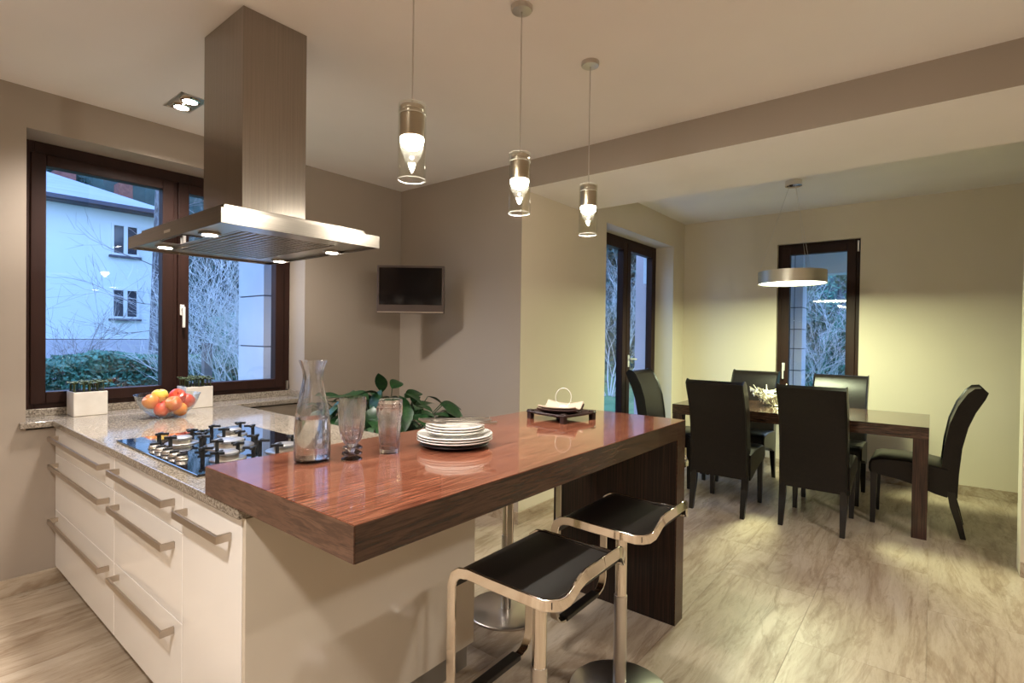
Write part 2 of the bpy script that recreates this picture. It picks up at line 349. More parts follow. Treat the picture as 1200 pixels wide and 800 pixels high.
# glazed door of dining area
w = struct(sash_ring(MB(), 'y', DX0, DX1, -.01, DZ, .05, 2.42, 2.50).box(4.82, 4.874, 2.42, 2.49, .03, 2.25).build('door_1', 'brown_frame', bevel=.003), 'dark brown double glazed door to the garden', 'door')
for (u0, u1) in ((4.10, 4.842), (4.852, 5.525)):
    s = sash_ring(MB(), 'y', u0, u1, .03, 2.25, .078, 2.41, 2.48).build('leaf', 'brown_frame', w, bevel=.004)
    pane_mesh('y', u0 + .07, u1 - .07, .10, 2.18, 2.445).build('pane', 'pane', s)
hd = MB().box(4.875, 4.905, 2.40, 2.41, 1.0, 1.12).build('door_handle', 'white_metal', w, bevel=.003)
MB().tube([(4.89, 2.405, 1.08), (4.89, 2.37, 1.08), (4.93, 2.365, 1.08), (4.99, 2.365, 1.075)], .008).build('lever', 'white_metal', hd, smooth=True)
struct(B(DX0, DX1, 2.22, 2.52, -.01, .0).build('trim_3', 'stone_base'))
# end window
w = struct(sash_ring(MB(), 'x', BY0, BY1, BZ0, BZ1, .055, XF + .05, XF + .13).build('window_2', 'brown_frame', bevel=.003), 'tall narrow dark brown window behind the dining table', 'window')
s = sash_ring(MB(), 'x', BY0 + .035, BY1 - .035, BZ0 + .035, BZ1 - .035, .075, XF + .035, XF + .105).build('sash', 'brown_frame', w, bevel=.004)
pane_mesh('x', BY0 + .10, BY1 - .10, BZ0 + .10, BZ1 - .10, XF + .07).build('pane', 'pane', s)
hd = B(XF + .02, XF + .036, 1.175, 1.20, .98, 1.06).build('window_handle', 'white_metal', w, bevel=.003)
B(XF - .005, XF + .01, 1.18, 1.195, .90, 1.04).build('lever', 'white_metal', hd, bevel=.003)
B(XF + .02, XF + .05, .556, .572, 2.14, 2.24).build('hinge', 'satin', w, bevel=.002)

# ------------------------------------------------------------------ kitchen peninsula
XC = .638
def cab(y0, y1, label, drawers, tall=False):
    e = empty('base_cabinet', (XC + .25, (y0 + y1) / 2, 0), 0, label, 'cabinet', 'white glossy base cabinets of the peninsula')
    ox, oy = XC + .25, (y0 + y1) / 2
    def L(x0, x1, a, b, z0, z1): return B(x0 - ox, x1 - ox, a - oy, b - oy, z0, z1)
    L(XC + .02, 1.20, y0 + .001, y1 - .001, .089, .811).build('body', 'cream_panel', e)
    for (z0, z1, hz) in drawers:
        d = L(XC, XC + .019, y0 + .0015, y1 - .0015, z0 + .0015, z1 - .0015).build('pull_out_door' if tall else 'drawer', 'gloss_white', e, bevel=.0015)
        a, b = (y0 + .062, y1 - .055) if not tall else (y0 + .06, y1 - .03)
        L(XC - .042, XC - .034, a, b, hz - .011, hz + .011).box(XC - .036 - ox, XC - ox, a - oy, a + .010 - oy, hz - .011, hz + .011).box(XC - .036 - ox, XC - ox, b - .010 - oy, b - oy, hz - .011, hz + .011).build('handle', 'handle', d, bevel=.001)
    L(XC + .05, XC + .065, y0, y1, 0, .089).build('plinth', 'plinth', e)
    return e
D3 = [(.09, .383, .342), (.383, .668, .617), (.668, .809, .755)]
cab(2.515, 3.499, 'white three drawer cabinet next to the window wall', D3)
cab(1.822, 2.515, 'white three drawer cabinet in the middle below the hob', D3)
cab(1.418, 1.822, 'narrow white pull out cabinet with one handle at the near end', [(.09, .809, .745)], True)
e = empty('end_panel', (1.08, 1.41, 0), 0, 'wide cream side panel closing the near end of the peninsula', 'panel')
B(XC - 1.08, 1.527 - 1.08, -.012, .006, .089, .811).build('panel', 'cream_panel', e, bevel=.0015)
B(XC + .05 - 1.08, 1.50 - 1.08, .0, .006, 0, .089).build('plinth', 'plinth', e)
e = empty('back_cabinet', (1.36, 2.45, 0), 0, 'cream cabinet backs on the far side of the peninsula', 'cabinet')
B(1.202 - 1.36, 1.49 - 1.36, 1.418 - 2.45, 3.484 - 2.45, .089, .811).build('body', 'cream_panel', e)
B(1.45 - 1.36, 1.46 - 1.36, 1.45 - 2.45, 3.484 - 2.45, 0, .089).build('plinth', 'plinth', e)
ct = MB().box(.62, 1.507, 1.401, 3.469, .8115, .841).build('worktop', 'granite', bevel=.003)
tag(ct, 'speckled beige granite worktop running to the window', 'worktop')
# bar
e = empty('breakfast_bar', (1.5, 1.24, 0), 0, 'red brown wooden breakfast bar with a dark panel leg', 'bar')
def L(x0, x1, y0, y1, z0, z1): return B(x0 - 1.5, x1 - 1.5, y0 - 1.24, y1 - 1.24, z0, z1)
L(.618, 2.395, .889, 1.595, .845, .921).build('core', 'bar_side', e)
tag(L(.616, 2.397, .887, 1.597, .9190, .9215).build('top_veneer', 'bar_top', e), 'reddish streaked glossy top', None)
L(.6155, .618, .8885, 1.5955, .8425, .919).build('end_veneer', 'bar_end', e)
L(.618, 2.397, .8865, .889, .8425, .919).build('front_veneer', 'bar_side', e)
L(2.305, 2.395, .891, 1.55, 0, .845).build('leg_panel', 'bar_panel', e, bevel=.001)
L(2.306, 2.396, .8872, .891, 0, .845).build('leg_edge', 'bar_side', e)
L(.70, 2.30, .905, 1.595, .8415, .845).build('underside', 'bar_side', e)

# hob
e = empty('gas_hob', (.935, 2.2, .841), 0, 'black glass gas hob with five burners on the granite worktop', 'hob')
B(-.265, .265, -.40, .42, 0, .008).build('glass_plate', 'hob_glass', e, bevel=.003)
burn = [(.823, 2.363, .034), (1.035, 2.40, .034), (.925, 2.175, .052), (.829, 1.955, .034), (1.03, 1.935, .040)]
for (bx, by, r) in burn:
    x, y = bx - .935, by - 2.2
    b = MB().lathe([(r * 1.75, .008), (r * 1.75, .011), (r * 1.6, .013), (r * 1.05, .013)], 40, (x, y, 0)).build('burner', 'satin', e, smooth=True)
    MB().lathe([(r * 1.0, .013), (r * 1.02, .024), (r * .9, .026)], 40, (x, y, 0)).build('flame_ring', 'satin', b, smooth=True)
    MB().lathe([(r * 1.05, .026), (r * 1.05, .033), (r * .9, .036), (.001, .037)], 40, (x, y, 0)).build('cap', 'cap_grey', b, smooth=True)
    R = r * 1.0 + .058
    for k in range(4):
        a = PI / 4 + k * PI / 2; ca, sa = math.cos(a), math.sin(a); q = MB()
        q.box(r + .016, R, -.005, .005, .042, .051).box(R - .012, R, -.005, .005, .008, .051).box(R - .012, R - .002, -.022, .022, .042, .051)
        q.rot(Matrix.Rotation(a, 3, 'Z'), (x, y, 0)); q.build('pan_support', 'black_metal', e, bevel=.001)
for k in range(5):
    y = 2.325 - k * .067 - 2.2; kx = .716 - .935
    kb = MB().lathe([(.021, .008), (.022, .011), (.019, .013), (.018, .021), (.016, .023)], 28, (kx, y, 0)).build('knob', 'satin', e, smooth=True)
    B(kx - .015, kx + .015, y - .003, y + .003, .023, .031).build('grip', 'black_metal', kb, bevel=.001)

# cooker hood
HX, HY = .995, 2.155
e = empty('cooker_hood', (HX, HY, 1.637), 0, 'brushed steel island cooker hood hanging from the ceiling above the hob', 'cooker hood')
B(-.111, .138, -.172, .172, .07, ZC - 1.637 - .001).build('chimney', 'brushed', e, bevel=.0015)
rim = MB(); sash_ring(rim, 'x', 0, 0, 0, 0, 0, 0, 0); rim = MB()
x0, x1, y0, y1 = -.295, .295, -.445, .435
rim.box(x0, x1, y0, y0 + .004, 0, .044).box(x0, x1, y1 - .004, y1, 0, .044).box(x0, x0 + .004, y0 + .004, y1 - .004, 0, .044).box(x1 - .004, x1, y0 + .004, y1 - .004, 0, .044).box(x0, x1, y0, y1, .044, .047)
rim.build('canopy', 'brushed_h', e)
B(x0 + .03, x1 - .03, y0 + .055, y1 - .055, .047, .072).build('upper_step', 'brushed_h', e, bevel=.002)
und = MB(); sash_ring(und, 'x', 0, 0, 0, 0, 0, 0, 0); und = MB()
und.box(x0 + .004, -.18, y0 + .004, y1 - .004, .010, .014).box(.20, x1 - .004, y0 + .004, y1 - .004, .010, .014).box(-.18, .20, y0 + .004, -.30, .010, .014).box(-.18, .20, .33, y1 - .004, .010, .014)
und.build('underside_plate', 'satin', e)
flt = MB()
flt.box(-.18, .20, -.30, .33, .016, .018)
for i in range(24): flt.box(-.18, .20, -.298 + i * .0265, -.298 + i * .0265 + .010, .0115, .016)
for i in range(15): flt.box(-.178 + i * .0262, -.178 + i * .0262 + .008, -.30, .33, .009, .0115)
flt.build('grease_filter', 'satin', e)
B(-.27, -.20, -.06, .16, .006, .0101).build('control_panel', 'hob_glass', e, bevel=.001)
B(-.297, -.2955, -.03, .03, .018, .028).build('switch_row', 'satin', e, bevel=.001)
for (lx, ly) in ((.785, 2.44), (.775, 1.985), (1.255, 1.985), (1.262, 2.44)):
    l = MB().lathe([(.036, -.0005), (.036, .006), (.030, .009)], 28, (lx - HX, ly - HY, .002)).build('spotlight', 'satin', e, smooth=True)
    MB().cyl((lx - HX, ly - HY, .0), .024, .002, 24).build('lens', 'emit_warm', l)
    lamp('SPOT', 'hood_spot_light', (lx, ly, 1.630), 5, (1, .9, .76), .02, 2.3, .7)

# recessed twin downlight
def downlight(x, y, label, sx=.125, sy=.245, p=90, spread=2.5, vis=True):
    e = empty('ceiling_downlight', (x, y, ZC), 0, label, 'downlight', 'recessed ceiling downlights')
    fr = MB().box(-sx / 2, sx / 2, -sy / 2, -sy / 2 + .010, -.004, 0).box(-sx / 2, sx / 2, sy / 2 - .010, sy / 2, -.004, 0).box(-sx / 2, -sx / 2 + .010, -sy / 2, sy / 2, -.004, 0).box(sx / 2 - .010, sx / 2, -sy / 2, sy / 2, -.004, 0)
    fr.build('frame', 'satin', e)
    B(-sx / 2 + .01, sx / 2 - .01, -sy / 2 + .01, sy / 2 - .01, -.0015, -.0005).build('backing', 'satin', e)
    for s in (-1, 1):
        b = MB().lathe([(.048, -.0018), (.046, -.010), (.034, -.012)], 28, (0, s * .057, 0)).build('lamp_ring', 'chrome', e, smooth=True)
        MB().lathe([(.034, -.012), (.03, -.0135)], 24, (0, s * .057, 0)).build('bulb', 'emit_warm', b)
    lamp('SPOT', 'downlight_lamp', (x, y, ZC - .03), p, WARM, .09, spread, .55)
downlight(1.076, 3.065, 'recessed twin downlight in the ceiling left of the cooker hood')
for (x, y, p, w_) in ((-.40, .95, 110, 'left of the peninsula'), (2.3, -1.5, 90, 'added as unseen fill right of the camera'), (-.40, -1.6, 60, 'added as unseen fill behind the camera'), (-1.6, 2.6, 40, 'added as unseen fill in the far left kitchen corner')): downlight(x, y, 'recessed twin ceiling downlight ' + w_ + ', outside the photo', p=p)  # first lamp follows a shadow edge; the other three are added unseen fill

# pendants
def pendant():
    e = empty('pendant_lamp', (0, 0, 0), 0, '', 'pendant lamp', 'glass cylinder pendants over the bar')
    MB().lathe([(.001, ZC - .020), (.036, ZC - .018), (.039, ZC - .012), (.039, ZC - .0005)], 36).build('canopy', 'satin', e, smooth=True)
    MB().tube([(0, 0, 1.955), (0, 0, ZC - .015)], .0022, 8).build('cord', 'satin', e)
    MB().lathe([(.0385, 1.962), (.0400, 1.960), (.0400, 1.747), (.0385, 1.745), (.0370, 1.747), (.0370, 1.960), (.0385, 1.962)], 48, cap=False).build('glass_shade', 'lamp_glass', e, smooth=True)
    for zz in (1.746, 1.932, 1.961): MB().tube([(.0385 * math.cos(2 * PI * i / 40), .0385 * math.sin(2 * PI * i / 40), zz) for i in range(40)], .0011, 6, closed=True).build('lit_glass_rim', 'rim_white', e, smooth=True)
    MB().lathe([(.006, 1.958), (.034, 1.956), (.035, 1.952), (.035, 1.945), (.033, 1.943), (.035, 1.941), (.035, 1.934)], 40).build('cap', 'satin', e, smooth=True)
    MB().lathe([(.0345, 1.932), (.0345, 1.872), (.033, 1.868)], 40).build('socket', 'handle', e, smooth=True)
    MB().lathe([(.034, 1.866), (.034, 1.858), (.030, 1.846), (.020, 1.837), (.001, 1.834)], 40).build('bulb', 'emit_warm', e, smooth=True)
    return e
PZ = pendant()
for i, (x, y, lb) in enumerate(((1.005, 1.185, 'glass cylinder pendant nearest the camera, leftmost and lowest looking'), (1.511, 1.185, 'middle glass cylinder pendant over the bar'), (1.999, 1.185, 'farthest glass cylinder pendant, rightmost of the three over the bar'))):
    o = PZ if i == 0 else copy_tree(PZ); o.location = (x, y, 0); o['label'] = lb
    lamp('SPOT', 'pendant_light', (x, y, 1.832), 9, COOLW, .012, 2.6, .8)
    lamp('POINT', 'pendant_glow', (x, y, 1.828), 6, COOLW, .005)

# dining ring lamp
lx, ly = 4.757, .905
e = empty('dining_lamp', (lx, ly, 1.75), 0, 'round satin steel drum lamp hanging over the dining table', 'pendant lamp')
MB().lathe([(.25, 0), (.25, .10), (.244, .10), (.244, .004), (.25, 0)], 72, cap=False).build('steel_ring', 'ring_steel', e, smooth=True)
MB().lathe([(.243, .012), (.243, .016)], 64).build('diffuser', 'emit_soft', e)
MB().lathe([(.2435, .03), (.2435, .034)], 64).build('uplight_blocker', 'ring_steel', e)  # unseen plate added to keep the diffuser from lighting the ceiling
B(-.243, .243, -.010, .010, .085, .090).build('crossbar', 'satin', e)
MB().lathe([(.05, ZD - 1.75 - .045), (.062, ZD - 1.75 - .043), (.062, ZD - 1.75 - .0005)], 36).build('canopy', 'chrome', e, smooth=True)
for a in (100, 215, 335):
    a = math.radians(a); MB().tube([(.245 * math.cos(a), .245 * math.sin(a), .09), (.03 * math.cos(a), .03 * math.sin(a), ZD - 1.75 - .04)], .0012, 6).build('wire', 'satin', e)
lamp('AREA', 'dining_light', (lx, ly, 1.755), 31, GREENISH, .44)

# ------------------------------------------------------------------ dining table and chairs
e = empty('dining_table', (4.75, .87, 0), 0, 'long dark wooden dining table with square legs', 'table')
def L(x0, x1, y0, y1, z0, z1): return B(x0 - 4.75, x1 - 4.75, y0 - .87, y1 - .87, z0, z1)
L(4.36, 5.15, .01, 1.73, .655, .737).build('tabletop', 'table_wood', e, bevel=.0015)
for (x0, y0) in ((4.362, .012), (5.066, .012), (4.362, 1.646), (5.066, 1.646)):
    L(x0, x0 + .082, y0, y0 + .082, 0, .655).build('leg', 'table_leg', e, bevel=.0015)
def dining_chair():
    e = empty('dining_chair', (0, 0, 0), 0, '', 'chair', 'dark leather high back dining chairs')
    W = .205
    # backrest: profile (x,z), front then rear
    front = [(-.135, .43), (-.150, .60), (-.175, .75), (-.215, .87), (-.262, .955), (-.292, .985)]
    rear = [(-.325, .990), (-.345, .970), (-.330, .930), (-.285, .84), (-.250, .74), (-.222, .60), (-.208, .43), (-.203, .27)]
    poly = [(-.150, .27)] + front + rear
    k = len(poly); mb = MB(); vs = []
    for (yy, ins) in ((-W, .010), (-W + .012, 0), (W - .012, 0), (W, .010)):
        cx = sum(p[0] for p in poly) / k; cz = sum(p[1] for p in poly) / k
        for i, (x, z) in enumerate(poly):
            nx, nz = 0, 0
            if ins:
                a = poly[i - 1]; b = poly[(i + 1) % k]; t = Vector((b[0] - a[0], b[1] - a[1])).normalized(); nx, nz = t.y * ins, -t.x * ins
            vs.append((x + nx, yy, z + nz))
    fs = [tuple(range(k)), tuple(range(4 * k - 1, 3 * k - 1, -1))]
    for j in range(3):
        for i in range(k): fs.append((j * k + i, (j + 1) * k + i, (j + 1) * k + (i + 1) % k, j * k + (i + 1) % k))
    mb.add(vs, fs); mb.build('backrest', 'leather', e, smooth=True)
    # seat with arched skirt
    WS = .215
    top = [(-.16, .452), (-.05, .470), (.10, .476), (.22, .470), (.262, .455), (.275, .430), (.277, .385), (.268, .362)]
    bot = [(.20, .352), (.10, .338), (0, .312), (-.10, .275), (-.16, .262)]
    poly = top + bot; k = len(poly); vs = []
    for (yy, ins) in ((-WS, .014), (-WS + .014, 0), (WS - .014, 0), (WS, .014)):
        cx, cz = .03, .40
        for i, (x, z) in enumerate(poly):
            dz = -.008 if ins and i < 5 else 0
            vs.append((x - (ins if ins and x > .2 else 0), yy, z + dz))
    fs = [tuple(range(k)), tuple(range(4 * k - 1, 3 * k - 1, -1))]
    for j in range(3):
        for i in range(k): fs.append((j * k + i, (j + 1) * k + i, (j + 1) * k + (i + 1) % k, j * k + (i + 1) % k))
    MB().add(vs, fs).build('seat', 'leather', e, smooth=True)
    for s in (-1, 1):
        y = s * .185
        def leg(p0, p1, a, b):
            vs = []
            for (p, h) in ((p0, a), (p1, b)): vs += [(p[0] - h, y - h, p[1]), (p[0] + h, y - h, p[1]), (p[0] + h, y + h, p[1]), (p[0] - h, y + h, p[1])]
            return vs
        MB().add(leg((.248, 0), (.245, .375), .015, .020), [(0, 1, 2, 3), (4, 5, 6, 7), (0, 1, 5, 4), (1, 2, 6, 5), (2, 3, 7, 6), (3, 0, 4, 7)]).build('leg', 'chair_leg', e, bevel=.002)
        vs = []
        for (x, z, h) in ((-.245, 0, .015), (-.222, .10, .018), (-.195, .20, .021), (-.180, .30, .022)): vs += [(x - h, y - h, z), (x + h, y - h, z), (x + h, y + h, z), (x - h, y + h, z)]
        fs = [(0, 1, 2, 3), (12, 13, 14, 15)] + [(j * 4 + i, j * 4 + (i + 1) % 4, j * 4 + 4 + (i + 1) % 4, j * 4 + 4 + i) for j in range(3) for i in range(4)]
        MB().add(vs, fs).build('leg', 'chair_leg', e, bevel=.002)
    return e
ch = dining_chair()
for i, (x, y, a, lb) in enumerate((
        (4.30, .630, 0, 'dark leather dining chair seen from behind, right one on the near side of the table'),
        (4.245, 1.240, 0, 'dark leather dining chair seen from behind, left one on the near side of the table'),
        (5.150, 1.335, 180, 'dark leather dining chair on the far side of the table left of the end window'),
        (5.150, .632, 180, 'dark leather dining chair on the far side in front of the end window, right one'),
        (4.74, .070, 90, 'dark leather dining chair at the right head of the table, seen from its side'),
        (4.68, 1.87, -90, 'dark leather dining chair at the left head of the table beside the glazed door'))):
    o = ch if i == 0 else copy_tree(ch); o.location = (x, y, 0); o.rotation_euler.z = math.radians(a); o['label'] = lb
# twig bowl on the dining table
tw = MB(); rnd = random.Random(3)
for k in range(190):
    a = rnd.uniform(0, 2 * PI); t = rnd.uniform(.15, 1); L_ = rnd.uniform(.06, .13); r = .06 + .19 * t
    z = .01 + .125 * t ** 1.4; p = Vector((r * math.cos(a) * .8, r * math.sin(a) * 1.0, z)); d = Vector((-math.sin(a), math.cos(a), rnd.uniform(-.5, .5))).normalized()
    if rnd.random() < .45: d = Vector((math.cos(a), math.sin(a), 1.0)).normalized()
    q = [p - d * L_ / 2, p + Vector((rnd.uniform(-.01, .01), rnd.uniform(-.01, .01), rnd.uniform(-.006, .012))), p + d * L_ / 2]
    q = [Vector((v.x, v.y, max(v.z, .008))) for v in q]
    tw.tube(q, [.0035, .006, .0035], 5)
tw.lathe([(.06, .0), (.075, .006), (.06, .010)], 24)
o = tw.build('twig_bowl', 'twig_bowl', smooth=True); o.location = (4.86, .985, .737)
tag(o, 'openwork silvery twig bowl on the dining table', 'bowl')

# ------------------------------------------------------------------ bar stools
def stool():
    e = empty('bar_stool', (0, 0, 0), 0, '', 'bar stool', 'chrome bar stools with black seats around the breakfast bar')
    hx = .185; P = []; N = []
    def a(p, n): P.append(p); N.append(n)
    a((0, -.200, .710), (0, -1, .25)); a((.085, -.199, .709), (0, -1, .25)); a((.105, -.197, .704), (0, -1, .2)); a((.122, -.194, .693), (0, -1, .15))
    a((.136, -.190, .678), (.1, -1, .1)); a((.150, -.184, .664), (.35, -.93, .05)); a((.163, -.174, .656), (.7, -.7, 0)); a((.173, -.158, .652), (.93, -.35, 0)); a((hx, -.138, .651), (1, 0, 0))
    a((hx, -.06, .651), (1, 0, 0)); a((hx, .02, .652), (1, 0, 0)); a((hx, .11, .655), (1, 0, 0)); a((hx, .140, .650), (1, 0, 0))
    a((hx, .160, .636), (1, 0, 0)); a((hx, .170, .610), (1, 0, 0)); a((hx, .170, .45), (1, 0, 0)); a((hx, .170, .315), (1, 0, 0)); a((hx - .008, .170, .292), (.85, 0, -.5)); a((hx - .026, .170, .272), (.5, 0, -.85)); a((hx - .05, .170, .264), (0, 0, -1)); a((0, .170, .262), (0, 0, -1))
    P2 = [(-x, y, z) for (x, y, z) in P[::-1]][1:]; N2 = [(-x, y, z) for (x, y, z) in N[::-1]][1:]
    # left half mirrored and joined the long way round
    pts = P + P2; nr = N + N2
    MB().band(pts, nr, .030, .008).build('steel_loop', 'chrome', e, bevel=.002, smooth=True)
    prof = [(-.158, .656), (-.140, .652), (-.118, .650), (-.085, .651), (0, .655), (.11, .659), (.138, .655), (.157, .640), (.164, .615)]
    k = len(prof); vs = []
    for s in (-1, 1):
        for (y, z) in prof: vs.append((s * (hx - .006), y, z + .006))
        for (y, z) in prof: vs.append((s * (hx - .006), y - (.004 if z < .64 else 0), z - .012))
    fs = []
    for i in range(k - 1):
        fs += [(i, i + 1, 2 * k + i + 1, 2 * k + i), (k + i, 3 * k + i, 3 * k + i + 1, k + i + 1), (i, k + i, k + i + 1, i + 1), (2 * k + i, 2 * k + i + 1, 3 * k + i + 1, 3 * k + i)]
    fs += [(0, 2 * k, 3 * k, k), (k - 1, 2 * k - 1, 4 * k - 1, 3 * k - 1)]
    MB().add(vs, fs).build('seat', 'black_leather', e, smooth=True, bevel=.001)
    MB().box(-.12, .12, .152, .188, .258, .2755).build('footrest_wrap', 'black_leather', e, bevel=.003)
    MB().lathe([(.0235, .012), (.0235, .36)], 32).build('pole', 'satin', e, smooth=True)
    MB().lathe([(.0210, .36), (.0210, .645)], 32).build('piston', 'chrome', e, smooth=True)
    MB().lathe([(.178, 0), (.182, .003), (.182, .009), (.176, .013), (.03, .015)], 72).build('base', 'satin', e, smooth=True)
    return e
st = stool()
for i, (x, y, a, lb) in enumerate((
        (1.219, .862, .8, 'chrome bar stool with black seat nearest the camera in front of the bar'),
        (1.746, .875, .8, 'second chrome bar stool in front of the bar, next to the dark panel leg'),
        (1.925, 1.56, 180, 'bar stool on the far side of the bar, seen through the gap under it'),
        (2.565, 1.17, 90, 'bar stool beyond the dark panel leg at the dining end of the bar'))):
    o = st if i == 0 else copy_tree(st); o.location = (x, y, 0); o.rotation_euler.z = math.radians(a); o['label'] = lb

# ------------------------------------------------------------------ things on the bar
ZT = .9215
e = empty('carafe', (.845, 1.43, ZT), 0, 'tall clear glass carafe half filled with water on the bar', 'carafe')
outer = [(.044, .0), (.050, .004), (.0515, .02), (.0515, .08), (.050, .12), (.044, .165), (.035, .205), (.0295, .235), (.0280, .250), (.0300, .270), (.0370, .290), (.0400, .298)]
inner = [(.0385, .298), (.0350, .287), (.0282, .268), (.0262, .250), (.0277, .235), (.033, .205), (.042, .165), (.048, .12), (.0495, .08), (.0495, .02), (.046, .012), (.001, .011)]
MB().lathe([(.001, .0)] + outer + inner, 48).build('glass_body', 'glass', e, smooth=True)
MB().lathe([(.001, .0113), (.0458, .0123), (.0493, .020), (.0493, .08), (.0478, .12), (.0472, .128), (.001, .128)], 48).build('water', 'water', e, smooth=True)
# goblets
gp = [(.001, 0), (.032, 0), (.033, .003), (.020, .008), (.010, .014), (.008, .022), (.012, .030), (.010, .036), (.018, .045), (.030, .062), (.0375, .090), (.041, .130), (.0425, .160), (.0435, .168),
      (.0418, .168), (.0405, .158), (.0388, .130), (.035, .090), (.027, .066), (.016, .053), (.001, .050)]
g0 = MB().lathe(gp, 48, flute=9, fl_amt=.12).build('goblet', 'cut_glass', smooth=True)
for i, (x, y, lb) in enumerate(((.935, 1.365, 'front faceted glass goblet beside the carafe'), (.985, 1.435, 'middle faceted glass goblet, second in the row behind the front goblet'), (1.035, 1.505, 'rearmost faceted glass goblet in the row beside the carafe'))):
    o = g0 if i == 0 else g0.copy()
    if i: COL.objects.link(o)
    o.location = (x, y, ZT); tag(o, lb, 'glass', 'glass goblets on the bar')
tp = [(.001, 0), (.030, 0), (.031, .003), (.032, .02), (.0365, .09), (.0385, .115), (.0415, .120), (.0430, .145), (.0425, .147), (.0408, .145), (.0388, .118), (.0355, .112), (.034, .09), (.029, .02), (.027, .014), (.001, .013)]
g1 = MB().lathe(tp, 48, flute=9, fl_amt=.10).build('tumbler', 'cut_glass', smooth=True)
for i, (x, y, lb) in enumerate(((1.066, 1.352, 'front faceted glass tumbler right of the goblets'), (1.128, 1.428, 'middle faceted glass tumbler, second in the row behind the front tumbler'), (1.190, 1.504, 'rearmost faceted glass tumbler in the row right of the goblets'))):
    o = g1 if i == 0 else g1.copy()
    if i: COL.objects.link(o)
    o.location = (x, y, ZT); tag(o, lb, 'glass', 'glass tumblers on the bar')
# plates
px_, py_ = 1.285, 1.275
def plate_prof(R, h=.014): return [(.001, 0), (R * .62, 0), (R * .66, .002), (R * .97, h - .003), (R, h), (R * .985, h + .0025), (R * .70, .006), (R * .62, .0045), (.001, .004)]
z = ZT
def put(o, lb, g): o.location = (px_, py_, z); tag(o, lb, 'plate', g)
put(MB().lathe(plate_prof(.118, .012), 64).build('plate', 'dark_disc', smooth=True), 'dark disc at the bottom of the plate stack', 'plates stacked on the bar'); z += .0125  # dark disc below the white plates
pb = MB().lathe(plate_prof(.129), 64).build('plate', 'ceramic', smooth=True)
nm = ['lower', 'middle', 'upper']
for i in range(3):
    o = pb if i == 0 else pb.copy()
    if i: COL.objects.link(o)
    put(o, nm[i] + ' one of the three large white plates in the stack on the bar', 'plates stacked on the bar'); z += .0085
z += .004
ps = MB().lathe(plate_prof(.101), 64).build('plate', 'ceramic', smooth=True)
for i in range(3):
    o = ps if i == 0 else ps.copy()
    if i: COL.objects.link(o)
    put(o, nm[i] + ' one of the three small white plates on top of the stack', 'plates stacked on the bar'); z += .0085
zt = z + .0085
def fork():
    mb = MB(); mb.band([(-.10, 0, .004), (-.03, 0, .003), (.03, 0, .002), (.045, 0, .002)], [(0, 0, 1)] * 4, .009, .003)
    mb.band([(.045, 0, .002), (.06, 0, .0005), (.075, 0, .002)], [(0, 0, 1)] * 3, .022, .0022)
    for q in (-.0095, -.0032, .0032, .0095): mb.band([(.073, q, .0018), (.095, q, .004), (.115, q * .9, .010)], [(0, 0, 1)] * 3, .0032, .002)
    mb.band([(-.118, 0, .005), (-.10, 0, .004)], [(0, 0, 1)] * 2, .015, .004); return mb.build('fork', 'satin', smooth=True)
def knife():
    mb = MB(); mb.band([(-.115, 0, .003), (-.06, 0, .003), (-.02, 0, .003)], [(0, 0, 1)] * 3, .014, .006)
    mb.prism([(-.02, -.008), (.09, -.009), (.11, 0), (.10, .007), (-.02, .008)], 'z', .002, .0035); return mb.build('knife', 'satin', smooth=True)
f = fork(); f.scale = (1.05, 1.5, 1.6); f.location = (px_ - .005, py_ - .03, zt); f.rotation_euler.z = math.radians(128); tag(f, 'steel fork lying at the near side on top of the plates', 'fork', 'cutlery on the plates')
f2 = f.copy(); COL.objects.link(f2); f2.location = (px_ + .0, py_ + .005, zt); f2.rotation_euler.z = math.radians(136); tag(f2, 'second steel fork on the plates, behind the nearer fork', 'fork', 'cutlery on the plates')
k1 = knife(); k1.scale = (1.1, 1.25, 1.6); k1.location = (px_ + .030, py_ + .03, zt); k1.rotation_euler.z = math.radians(126); tag(k1, 'steel table knife in the middle of the cutlery on the plates', 'knife', 'cutlery on the plates')
k2 = k1.copy(); COL.objects.link(k2); k2.location = (px_ + .050, py_ + .055, zt); k2.rotation_euler.z = math.radians(134); tag(k2, 'steel table knife lying farthest back on the plates', 'knife', 'cutlery on the plates')
